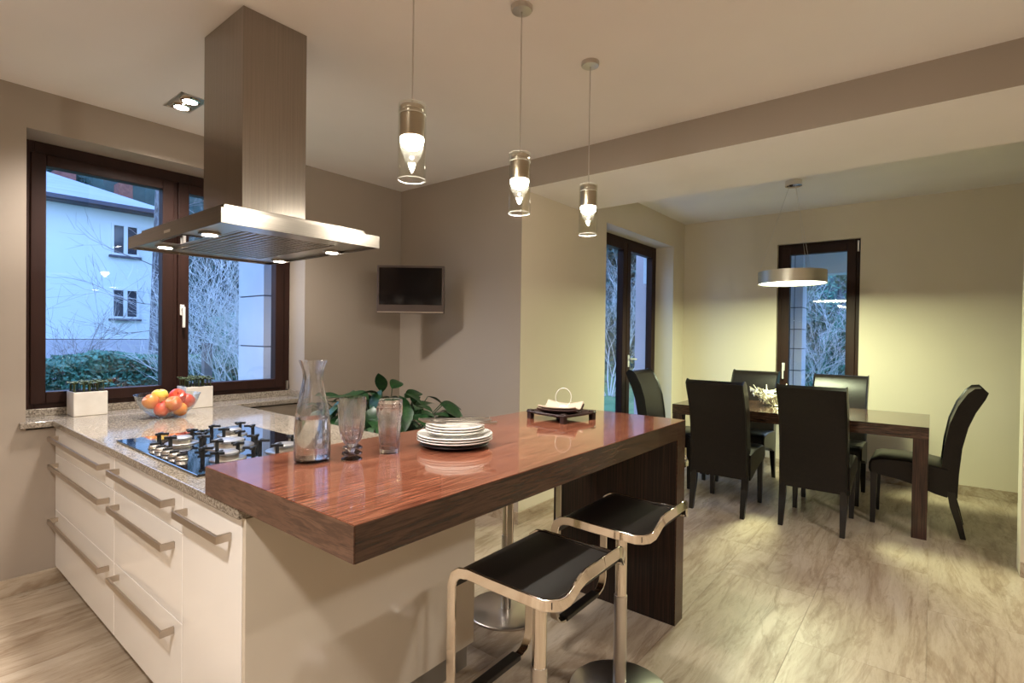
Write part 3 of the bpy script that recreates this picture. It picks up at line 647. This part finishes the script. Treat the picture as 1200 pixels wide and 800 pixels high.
# serving tray with napkins
e = empty('serving_tray', (2.03, 1.33, ZT), math.radians(-8), 'dark wooden tray on four block feet at the far end of the bar', 'tray')
n = 12; vs = []; fs = []
for j in range(n + 1):
    v = -1 + 2 * j / n
    for i in range(n + 1):
        u = -1 + 2 * i / n; zz = .018 + .022 * max(u * u, v * v) ** 1.0 * .9
        vs.append((u * .112, v * .112, zz))
for j in range(n):
    for i in range(n): a = j * (n + 1) + i; fs.append((a, a + 1, a + n + 2, a + n + 1))
tr = MB().add(vs, fs).build('dish', 'tray_wood', e, smooth=True); so = tr.modifiers.new('thick', 'SOLIDIFY'); so.thickness = .010
for sx in (-1, 1):
    for sy in (-1, 1): B(sx * .100 - .012, sx * .100 + .012, sy * .100 - .012, sy * .100 + .012, 0, .042).build('foot', 'tray_wood', e, bevel=.002)
def cloth(s, zb, lift, name, m, lab):
    n = 14; vs = []; fs = []
    for j in range(n + 1):
        for i in range(n + 1):
            u, v = -1 + 2 * i / n, -1 + 2 * j / n; vs.append((u * s, v * s * .92, zb + lift * (u * u * .8 + .35 * v * v) + .002 * math.sin(5 * u + 3 * v)))
    for j in range(n):
        for i in range(n): a = j * (n + 1) + i; fs.append((a, a + 1, a + n + 2, a + n + 1))
    o = MB().add(vs, fs).build(name, m, smooth=True); q = o.modifiers.new('thick', 'SOLIDIFY'); q.thickness = .005; q.offset = 1
    o.location = (2.035, 1.335, ZT); o.rotation_euler.z = math.radians(20); return tag(o, lab, 'napkin', 'napkins on the serving tray')
cloth(.096, .026, .030, 'napkin', 'napkin_dark', 'dark brown folded napkin lying in the wooden tray')
cloth(.094, .034, .030, 'napkin', 'napkin', 'cream napkin with raised edges on the dark napkin in the tray')
e = empty('napkin_weight', (2.00, 1.30, ZT + .041), 0, 'small white knob with thin wire loop on the cream napkin', 'napkin weight')
MB().ball((0, 0, .014), .022, 10, (1, 1, .68)).build('knob', 'ceramic', e, smooth=True)
MB().tube([(.035 * math.sin(t) * .62, -.035 * math.sin(t) * .8, .062 - .042 * math.cos(t)) for t in [2 * PI * i / 28 for i in range(28)]], .0016, 6, closed=True).build('wire_loop', 'ceramic', e, smooth=True)

# ------------------------------------------------------------------ worktop: planters and fruit
def planter(x, y, rz, lb, seed):
    rn = random.Random(seed); e = empty('succulent_planter', (x, y, .8412), rz, lb, 'planter', 'white square planters at the window')
    s = .074
    MB().box(-s, s, -s, s, 0, .128).build('pot', 'planter', e, bevel=.003)
    B(-s + .008, s - .008, -s + .008, s - .008, .128, .130).build('soil', 'soil', e)
    for i in range(5):
        for j in range(5):
            cx, cy = -s + .013 + i * .0305, -s + .013 + j * .0305; cx += rn.uniform(-.006, .006); cy += rn.uniform(-.006, .006); h = rn.uniform(.034, .048)
            mb = MB().tube([(cx, cy, .127), (cx, cy, .130 + h)], .0028, 5)
            for k in range(9):
                a = k * 2.4; r = .004 + .0012 * k; t = Vector((math.cos(a), math.sin(a), .75 - .07 * k)).normalized(); p = Vector((cx, cy, .128 + h)); sd = Vector((-math.sin(a), math.cos(a), 0))
                q = p + t * (.020 + .0014 * k)
                mb.add([p, p + t * .011 + sd * .013, q, p + t * .011 - sd * .013, p + t * .009 + Vector((0, 0, .005))], [(0, 1, 4), (1, 2, 4), (2, 3, 4), (3, 0, 4), (0, 3, 2, 1)])
            mb.build('rosette', 'succulent', e)
planter(.792, 3.612, 0, 'white square planter with rosette succulents at the left of the kitchen window', 1)
planter(1.297, 3.520, 0, 'white square planter with succulents behind the fruit bowl', 2)
e = empty('fruit_bowl', (1.043, 3.19, .8412), 0, 'round clear glass bowl full of fruit on the granite worktop', 'bowl')
bo = [(.001, 0), (.045, 0), (.050, .003), (.085, .020), (.118, .050), (.138, .085), (.150, .122), (.152, .124), (.1495, .124), (.135, .087), (.115, .053), (.083, .024), (.048, .007), (.001, .006)]
MB().lathe(bo, 64).build('glass', 'bowl_glass', e, smooth=True)
def fruitmat(name, c1, c2): return noisy(name, [(.35, c1), (.65, c2)], scale=9, rough=.32, detail=3, coat=.1)
FM = {'yellow': fruitmat('yellow_skin', (.80, .50, .06), (.85, .62, .12)), 'red': fruitmat('red_skin', (.55, .035, .02), (.75, .12, .04)), 'orange': fruitmat('orange_red_skin', (.85, .30, .04), (.75, .12, .03))}
fr = [(-.076, .008, .088, .039, 'orange', 'orange red apple at the left rim of the fruit bowl'), (-.018, .062, .108, .040, 'yellow', 'yellow apple on top at the back of the fruit bowl'),
      (.010, -.052, .076, .039, 'orange', 'orange apple at the front middle of the fruit bowl'), (.044, .000, .106, .041, 'red', 'bright red apple on top right in the fruit bowl'),
      (.096, .010, .078, .038, 'red', 'dark red apple at the right rim of the fruit bowl'), (-.036, -.020, .044, .036, 'red', 'red apple low at the left of the fruit bowl bottom'),
      (.046, -.036, .040, .036, 'orange', 'orange apple low at the right of the fruit bowl bottom'), (.006, .030, .052, .037, 'red', 'red apple in the centre, half hidden by the others'), (.060, .066, .070, .036, 'orange', 'apple at the back right of the fruit bowl, mostly hidden')]
for (dx, dy, dz, r, c, lb) in fr:
    a = empty('apple', (1.043 + dx, 3.19 + dy, .8412 + dz), random.uniform(0, 6), lb, 'fruit', 'apples in the glass bowl')
    a.rotation_euler.x = random.uniform(-.9, .9); a.rotation_euler.y = random.uniform(-.6, .6)
    pr = [(.001, .55), (.12, .66), (.35, .80), (.62, .82), (.88, .60), (1.0, .18), (.98, -.15), (.86, -.50), (.62, -.78), (.35, -.88), (.15, -.82), (.001, -.74)]
    MB().lathe([(p * r, q * r) for p, q in pr][::-1], 24).build('flesh', FM[c], a, smooth=True)
    MB().tube([(0, 0, r * .5), (.001, .001, r * .8), (.004, .002, r * 1.02)], [.0012, .001, .0016], 5).build('stem', 'soil', a)

# ------------------------------------------------------------------ television
e = empty('television', (2.527, 2.98, 1.628), 0, 'small flat dark television mounted in the corner on a wall arm', 'television')
fh = Vector((.7804, .6253, 0)); e.rotation_euler.z = math.atan2(fh.y, fh.x) - PI / 2
wv, hv = .2450, .174
B(-wv, wv, 0, .035, -hv, hv).build('case', 'tv_frame', e, bevel=.004)
B(-wv + .016, wv - .016, -.0015, .001, -hv + .062, hv - .016).build('screen', 'tv_screen', e)
B(-wv + .004, wv - .004, -.003, .002, -hv + .004, -hv + .012).build('silver_strip', 'tv_strip', e)
B(-.05, .05, .035, .045, -.05, .05).build('mounting_plate', 'black_metal', e)
MB().tube([(0, .04, 0), (-.03, .24, 0), (0.02, .40, 0)], .014, 10).build('wall_arm', 'black_metal', e)
# ------------------------------------------------------------------ house plant in the nook
e = empty('potted_plant', (2.12, 2.72, 0), 0, 'bushy green leafy plant in a tall pot in the corner behind the bar', 'plant')
MB().lathe([(.001, 0), (.13, 0), (.14, .01), (.175, .50), (.18, .52), (.165, .52), (.16, .50), (.001, .49)], 40).build('pot', 'planter', e, smooth=True)
MB().lathe([(.160, .492), (.001, .495)], 32, cap=False).build('soil', 'soil', e)
rn = random.Random(11)
n = 8; vs = []; fs = []
for i in range(n + 1):
    t = i / n; wdt = .5 * math.sin(PI * min(1, t * .98 + .02)) ** .8 * (1 - .35 * t); droop = -.35 * t * t
    for s_ in (-1, 0, 1): vs.append((t, s_ * wdt * .55, droop + (.06 * abs(s_)) * math.sin(PI * t)))
for i in range(n):
    for j in range(2): a = i * 3 + j; fs.append((a, a + 1, a + 4, a + 3))
lf = MB().add(vs, fs).build('leaf', 'leaf', e, smooth=True)
first = True; stems = []
for k in range(120):
    a = rn.uniform(0, 2 * PI); rr = .40 * math.sqrt(rn.random()); hh = .70 + .28 * rn.random() ** .6 * (1 - rr * 1.1)
    if k == 0: a, rr, hh = 2.2, .03, .93
    p = Vector((rr * math.cos(a), rr * math.sin(a), hh)); o = lf if first else lf.copy()
    if not first: COL.objects.link(o)
    first = False; o.parent = e; o.location = p; s = rn.uniform(.12, .19); o.scale = (s, s * 1.15, s)
    o.rotation_euler = (rn.uniform(-.5, .5), rn.uniform(-.5, .9) if k else -1.2, a + rn.uniform(-.8, .8))
    if k == 0: o.rotation_euler = (0, -1.25, 3.82)
    MB().tube([(.05 * math.cos(a), .05 * math.sin(a), .49), (rr * .6 * math.cos(a), rr * .6 * math.sin(a), (hh + .5) / 2 + .03), p], .003, 5).build('stem', 'leaf', e)
# ------------------------------------------------------------------ outside
GZ = -.16
M['grass'] = noisy('lawn_green', [(.3, (.06, .14, .05)), (.6, (.12, .24, .09)), (.75, (.20, .22, .12))], scale=3, detail=8, rough=.9)
M['render_white'] = paint('pale_house_render', (.72, .74, .76))
M['plinth_grey'] = paint('house_plinth', (.52, .48, .55))
M['roof'] = noisy('pale_roof_covering', [(.3, (.30, .31, .36)), (.7, (.40, .41, .45))], scale=1.5, stretch=(.5, 8, 1), rough=.8)
M['dark_trim'] = mat('dark_eaves', (.07, .07, .10), rough=.7)
M['brick'] = noisy('red_brick', [(.3, (.17, .06, .05)), (.7, (.30, .12, .09))], scale=6, rough=.9)
M['red_roof'] = noisy('red_roof_tiles', [(.3, (.16, .07, .07)), (.7, (.28, .13, .11))], scale=4, stretch=(6, 1, 1), rough=.9)
M['bark'] = noisy('grey_bark', [(.38, (.05, .048, .052)), (.52, (.22, .21, .22)), (.66, (.08, .075, .08))], scale=14, stretch=(1, 1, .35), rough=.9, bump=.5)
M['twig'] = mat('pale_bare_twigs', (.62, .58, .56), rough=.8)
M['twig_dark'] = mat('brown_bare_twigs', (.20, .17, .17), rough=.8)
M['hedge'] = noisy('hedge_leaves', [(.3, (.04, .12, .08)), (.55, (.11, .27, .18)), (.75, (.34, .38, .24))], scale=2.2, rough=.6)
M['ever'] = noisy('evergreen_needles', [(.3, (.010, .028, .022)), (.6, (.03, .075, .06)), (.75, (.07, .12, .10))], scale=1.5, rough=.7)
M['light_leaf'] = noisy('pale_leaves', [(.3, (.06, .12, .07)), (.6, (.20, .27, .18)), (.75, (.45, .46, .38))], scale=3, rough=.6)
M['pillar'] = noisy('pale_pillar_cladding', [(.3, (.56, .54, .60)), (.7, (.64, .62, .68))], scale=3, rough=.6, rnd=True)
M['pink'] = paint('pinkish_pillar_render', (.50, .40, .40))
M['house_glass'] = mat('dark_house_glass', (.03, .04, .06), rough=.08, spec=.8)
M['white_frame'] = mat('white_window_frame', (.70, .70, .72), rough=.5)
M['post'] = mat('weathered_post', (.22, .18, .17), rough=.9)
struct(B(-60, 70, 3.86, 90, GZ - .2, GZ).box(XF + .31, 70, -40, 3.86, GZ - .2, GZ).build('ground', 'grass'), 'green lawn and garden ground outside the windows', 'ground')
M['hill'] = noisy('wooded_hillside', [(.3, (.010, .026, .022)), (.55, (.028, .06, .05)), (.72, (.10, .12, .11))], scale=.9, detail=12, rough=.9, nrough=.75)
hv = []; hf = []; hn = 90; rnh = random.Random(77)
for i in range(hn + 1):
    a = math.radians(-40 + 165 * i / hn)
    for j, (rr_, zz_) in enumerate(((40, GZ), (43, 4), (47, 9), (52, 14), (60, 19), (70, 24), (82, 28))):
        q = rr_ + rnh.uniform(-1.2, 1.2); hv.append((q * math.cos(a), q * math.sin(a), zz_ + (rnh.uniform(-1.1, 1.1) if j else 0)))
for i in range(hn):
    for j in range(6): a = i * 7 + j; hf.append((a, a + 1, a + 8, a + 7))
struct(MB().add(hv, hf).build('hillside', 'hill'), 'dark wooded hillside far behind the houses', 'hill')
struct(MB().box(XF + .31, 7.4, -1.2, 4.4, GZ, -.03).box(XB + .31, XF + .31, YG + .31, 4.4, GZ, -.03).build('terrace', 'pillar'))

# neighbour house
e = empty('house', (1.2, 23, GZ), 0, 'pale rendered two storey neighbour house seen through the left casement', 'house')
def L(x0, x1, y0, y1, z0, z1): return B(x0 - 1.2, x1 - 1.2, y0 - 23, y1 - 23, z0 - GZ, z1 - GZ)
L(-5, 6.35, 20, 27, 1.04, 5.02).build('wall', 'render_white', e); L(-5, 6.40, 19.95, 27, GZ, 1.02).build('plinth', 'plinth_grey', e)
L(-5.4, 6.8, 19.55, 27.4, 5.02, 5.16).build('eaves', 'dark_trim', e)
x0, x1, y0, y1, zb = -5.4 - 1.2, 6.8 - 1.2, -3.45, 4.4, 5.16 - GZ; rs = .43; hh = (y1 - y0) / 2
MB().add([(x0, y0, zb), (x1, y0, zb), (x1, y1, zb), (x0, y1, zb), (x0 + hh, (y0 + y1) / 2, zb + hh * rs), (x1 - hh, (y0 + y1) / 2, zb + hh * rs), (x0, y0, zb + .08), (x1, y0, zb + .08)],
         [(0, 1, 5, 4), (1, 2, 5), (2, 3, 4, 5), (3, 0, 4), (3, 2, 1, 0)]).build('roof', 'roof', e)
L(-5.42, 6.84, 19.44, 19.55, 5.05, 5.17).build('gutter', 'dark_trim', e)
for (a, b) in ((2.85, 3.45), (4.4, 5.0)): L(a, b, 24.4, 25.0, 6.2, 7.9 - (.9 if a > 4 else 0)).build('chimney', 'brick', e)
for (wz0, wz1) in ((3.66, 4.66), (1.68, 2.64)):
    for (wx0, wx1) in ((4.95, 5.70), (1.2, 1.95), (-2.2, -1.45)):
        f = MB(); sash_ring(f, 'y', wx0 - 1.2, wx1 - 1.2, wz0 - GZ, wz1 - GZ, .07, -3.06, -2.98); f.box((wx0 + wx1) / 2 - 1.2 - .05, (wx0 + wx1) / 2 - 1.2 + .05, -3.065, -2.98, wz0 - GZ + .07, wz1 - GZ - .07)
        f = f.build('window', 'white_frame', e)
        for (p0, p1) in ((wx0 + .07, (wx0 + wx1) / 2 - .05), ((wx0 + wx1) / 2 + .05, wx1 - .07)): L(p0, p1, 19.98, 19.995, wz0 + .07, wz1 - .07).build('pane', 'house_glass', f)
        L(wx0 - .05, wx1 + .05, 19.90, 19.995, wz0 - .07, wz0).build('sill', 'dark_trim', e)
e = empty('far_house', (10.4, 43, GZ), 0, 'distant house with reddish tiled roof behind the pale house', 'house')
MB().box(-3, 3, -3, 5, 0, 6.5).build('wall', 'render_white', e)
MB().prism([(-3.6, 6.5), (5.6, 6.5), (1.0, 10.4)], 'x', -3.5, 3.3).build('roof', 'red_roof', e)
B(.5, 1.3, -.6, .4, 8.5, 11.3).build('chimney', 'brick', e)

def grow(mb, p, d, L_, r, depth, rn, spread=.55, up=.12, kids=(2, 4), seg=3, n=4):
    pts = [p]; rads = [r]; q = p.copy(); dd = d.copy()
    for i in range(seg):
        dd = (dd + Vector((rn.uniform(-1, 1), rn.uniform(-1, 1), rn.uniform(-1, 1))) * .14 + Vector((0, 0, up * .3))).normalized()
        q = q + dd * (L_ / seg); pts.append(q.copy()); rads.append(r * (1 - .45 * (i + 1) / seg))
    mb.tube(pts, rads, n)
    if depth <= 0: return
    for k in range(rn.randint(*kids)):
        i = rn.randint(1, seg); nd_ = (dd + Vector((rn.uniform(-1, 1), rn.uniform(-1, 1), rn.uniform(-.7, 1))) * spread * 1.6).normalized()
        grow(mb, pts[i], nd_, L_ * rn.uniform(.55, .85), max(rads[i] * .6, .0022), depth - 1, rn, spread, up, kids, seg, 3)
def foliage(fn, n, s, name, m, parent=None, seed=0, jit=.5):
    rn = random.Random(seed); mb = MB(); vs = []; fs = []
    for k in range(n):
        p = Vector(fn(rn)); a = Vector((rn.gauss(0, 1), rn.gauss(0, 1), rn.gauss(0, 1))).normalized(); b = a.orthogonal().normalized(); c = s * rn.uniform(1 - jit, 1 + jit)
        o = len(vs); vs += [tuple(p - a * c), tuple(p + b * c * .5), tuple(p + a * c), tuple(p - b * c * .5)]; fs.append((o, o + 1, o + 2, o + 3))
    mb.v = vs; mb.f = fs; o = mb.build(name, m, parent, keep=True); return o
# tall trunk in front of the house
e = empty('tall_tree', (3.10, 10, GZ), 0, 'thick grey tree trunk at the right of the left casement', 'tree')
MB().tube([(0, 0, 0), (.01, 0, .9), (.04, 0, 2.4), (.08, 0, 4), (.12, 0, 7)], [.16, .125, .112, .10, .08], 20).build('trunk', 'bark', e, smooth=True)
rn = random.Random(5); mb = MB()
for (z, a, L_) in ((1.9, 3.4, .7), (2.5, 3.0, .8), (1.5, 2.9, .7), (3.4, .2, .8), (2.9, 5.9, .8), (4.2, 3.0, 1.2)):
    grow(mb, Vector((.04, 0, z)), Vector((math.cos(a), -.25, .35 if z > 2 else -.1)), L_, .009, 3, rn, .45, .05)
mb.build('branches', 'twig_dark', e)
def bush(name, x, y, lb, m, n, L_, r, depth, seed, spread=.5, lean=.5, kids=(2, 4)):
    rn = random.Random(seed); e = empty(name, (x, y, GZ), 0, lb, 'shrub'); mb = MB()
    for k in range(n):
        a = rn.uniform(0, 2 * PI); grow(mb, Vector((.12 * math.cos(a), .12 * math.sin(a), 0)), Vector((math.cos(a) * lean, math.sin(a) * lean, 1)).normalized(), L_ * rn.uniform(.75, 1.1), r, depth, rn, spread, .2, kids)
    mb.build('twigs', m, e); return e
bush('bare_shrub', 2.15, 11.4, 'bare brown shrub in front of the pale house wall', 'twig_dark', 4, 1.15, .026, 4, 2, .42, .35, (2, 3))
bush('bare_shrub', 2.75, 11.0, 'thin bare shrub between the first bare shrub and the trunk', 'twig_dark', 3, 1.05, .022, 4, 9, .5, .5, (2, 3))
bush('bare_shrub', 3.15, 7.3, 'dense pale bare shrub filling the right casement', 'twig', 12, 1.25, .013, 4, 4, .6, .5, (3, 4))
bush('bare_shrub', 4.4, 8.9, 'pale bare shrub behind the dense one, beside the outside pillar', 'twig', 9, 1.3, .016, 4, 14, .6, .7, (3, 4))
bush('bare_shrub', 11.6, 6.2, 'tall pale bare shrub outside the glazed door', 'twig', 8, 1.5, .018, 4, 24, .6, .6, (3, 4))
bush('bare_shrub', 9.4, 1.35, 'twiggy leafless shrub outside the end window', 'twig', 8, 1.0, .014, 4, 34, .6, .6, (3, 4))
def hedge(x0, x1, y0, y1, h, lb, m, seed, n=15000, s=.030):
    e = empty('hedge', ((x0 + x1) / 2, (y0 + y1) / 2, GZ), 0, lb, 'hedge'); cx, cy = (x0 + x1) / 2, (y0 + y1) / 2; ax, ay = (x1 - x0) / 2, (y1 - y0) / 2
    def fn(r):
        x, y = r.uniform(-ax, ax), r.uniform(-ay, ay); hh = h * (.95 + .03 * math.sin(x * 5.1 + seed) + .03 * math.sin(x * 11 + y * 7)); return (x, y, hh * (1 - r.random() ** 2.2 * .98))
    o = foliage(fn, n, s, 'foliage', m, e, seed); o['kind'] = 'stuff'
    rn = random.Random(seed); mb = MB()
    for k in range(14): x, y = rn.uniform(-ax, ax), rn.uniform(-ay * .6, ay * .6); mb.tube([(x, y, 0), (x + .05, y, h * .4), (x - .05, y + .04, h * .8)], [.02, .015, .006], 5)
    mb.build('stems', 'twig_dark', e)
hedge(.3, 1.75, 9.2, 10.1, 1.10, 'left part of the green hedge below the pale house', 'hedge', 1)
hedge(1.75, 3.0, 9.0, 9.9, 1.14, 'right part of the green hedge, ending at the tree trunk', 'hedge', 2)
hedge(3.3, 4.9, 9.6, 10.6, .95, 'low pale green hedge behind the pale bare shrub', 'light_leaf', 3)
hedge(5.0, 7.2, 12.0, 13.0, 1.9, 'higher green shrub row at the right of the right casement', 'hedge', 4)
def evergreen(x, y, h, r, lb, seed, m='ever', n=9000, s=.10, cat='tree', name='evergreen_tree', base=.05):
    e = empty(name, (x, y, GZ), 0, lb, cat)
    MB().tube([(0, 0, 0), (0, 0, h * .5), (0, 0, h * .96)], [h * .022, h * .015, h * .004], 10).build('trunk', 'bark', e)
    def fn(q):
        t = q.random() ** .8; z = h * (base + (1 - base) * t); rr = r * (1 - t) ** .75 * (.75 + .25 * math.sin(z * 7 + seed)) + .05; a = q.uniform(0, 2 * PI); k = q.random() ** .4
        k *= .82 + .18 * math.sin(a * 5 + z * 2.3 + seed)
        return (rr * k * math.cos(a), rr * k * math.sin(a), z - .25 * k * rr)
    o = foliage(fn, n, s, 'foliage', m, e, seed); o['kind'] = 'stuff'
for i, (x, y, h, r, lb) in enumerate((
        (-.8, 34, 13, 3.6, 'dark evergreen behind the left end of the pale house roof'), (6.3, 33, 12, 3.0, 'dark evergreen above the middle of the pale house roof'), (13.0, 31, 13, 3.2, 'dark evergreen behind the right end of the pale house'),
        (7.4, 15.2, 9, 2.6, 'dark evergreen behind the trunk seen in the right casement'), (11.0, 18.6, 10.5, 2.8, 'large dark evergreen in the middle of the right casement'), (8.0, 12.2, 6, 1.8, 'smaller evergreen near the outside pillar'),
        (16.6, 20.5, 11, 3.0, 'dark evergreen behind the outside pillar'), (4.2, 24, 4, 1.5, 'evergreen hidden beside the house'),
        (14.8, 7.5, 9, 1.9, 'dark conifer at the left pane of the glazed door'), (19.3, 9.0, 9, 2.3, 'dark conifer behind the pinkish pillar'), (20, 12, 11, 3.6, 'large conifer farther behind the glazed door'))):
    if lb.startswith('evergreen hidden'): continue
    evergreen(x, y, h, r, lb, i + 20, s=.13 if y > 20 else .10)
for i, (x, y, h, r, lb) in enumerate(((10.6, 1.9, 3.9, 1.0, 'leafy silvery shrub at the left behind the end window'), (11.2, .9, 4.2, 1.2, 'tall leafy shrub at the right behind the end window'), (14, 1.6, 7.5, 2.8, 'large leafy tree far behind the end window'), (9.9, 1.1, 1.9, .9, 'low green shrub outside the end window'))):
    evergreen(x, y, h, r, lb, i + 50, m='light_leaf' if i < 2 else 'hedge', n=9000, s=.045 if i < 3 else .04, cat='shrub', name='leafy_shrub')
tag(MB().box(-.045, .045, -.045, .045, 0, 1.32).build('fence_post', 'post', loc=(2.71, 7.0, GZ)), 'wooden fence post in front of the pale shrub in the right casement', 'post')
tag(MB().box(-.05, .05, -.05, .05, 0, 1.36).build('fence_post', 'post', loc=(.93, 8.8, GZ)), 'short wooden fence post at the left end of the hedge', 'post')
# clad pillars
def pillar(name, x0, x1, y0, y1, z1, joints, lb, splitx=None):
    e = empty(name, ((x0 + x1) / 2, (y0 + y1) / 2, GZ), 0, lb, 'pillar'); cx, cy = (x0 + x1) / 2, (y0 + y1) / 2
    B(x0 + .012 - cx, x1 - .012 - cx, y0 + .012 - cy, y1 - .012 - cy, 0, z1 - GZ).build('core', 'dark_trim', e)
    zs = [GZ] + joints + [z1]
    for a, b in zip(zs, zs[1:]):
        cols = [(y0, y1)] if splitx is None else [(y0, splitx), (splitx, y1)]
        for (u, v) in cols:
            B(x0 - cx, x1 - cx, u + (.004 if u != y0 else 0) - cy, v - (.004 if v != y1 else 0) - cy, a + .005 - GZ, b - .005 - GZ).build('slab', 'pillar', e, bevel=.002)
pillar('clad_pillar', 2.095, 2.55, 4.3, 4.75, 2.75, [.34, .763, 1.184, 1.605, 2.03, 2.45], 'pale clad pillar outside at the right edge of the kitchen window')
pillar('clad_pillar', 7.0, 7.25, 1.212, 1.60, 2.5, [.15, .41, .67, .93, 1.19, 1.42, 1.68, 1.95], 'pale blue tiled pillar outside at the left of the end window', 1.30)
tag(B(-.3, .3, -.3, .3, 0, 3).build('garden_pillar', 'pink', loc=(7.75, 3.26, GZ)), 'pinkish rendered pillar outside the right leaf of the glazed door', 'pillar')
struct(MB().box(XF + .31, 7.6, -2.5, 3.3, 2.52, 2.66).box(7.15, 7.4, -2.5, 3.3, 2.08, 2.52).build('ceiling_porch', 'render_white'), 'pale porch beam above the end window outside', 'porch')
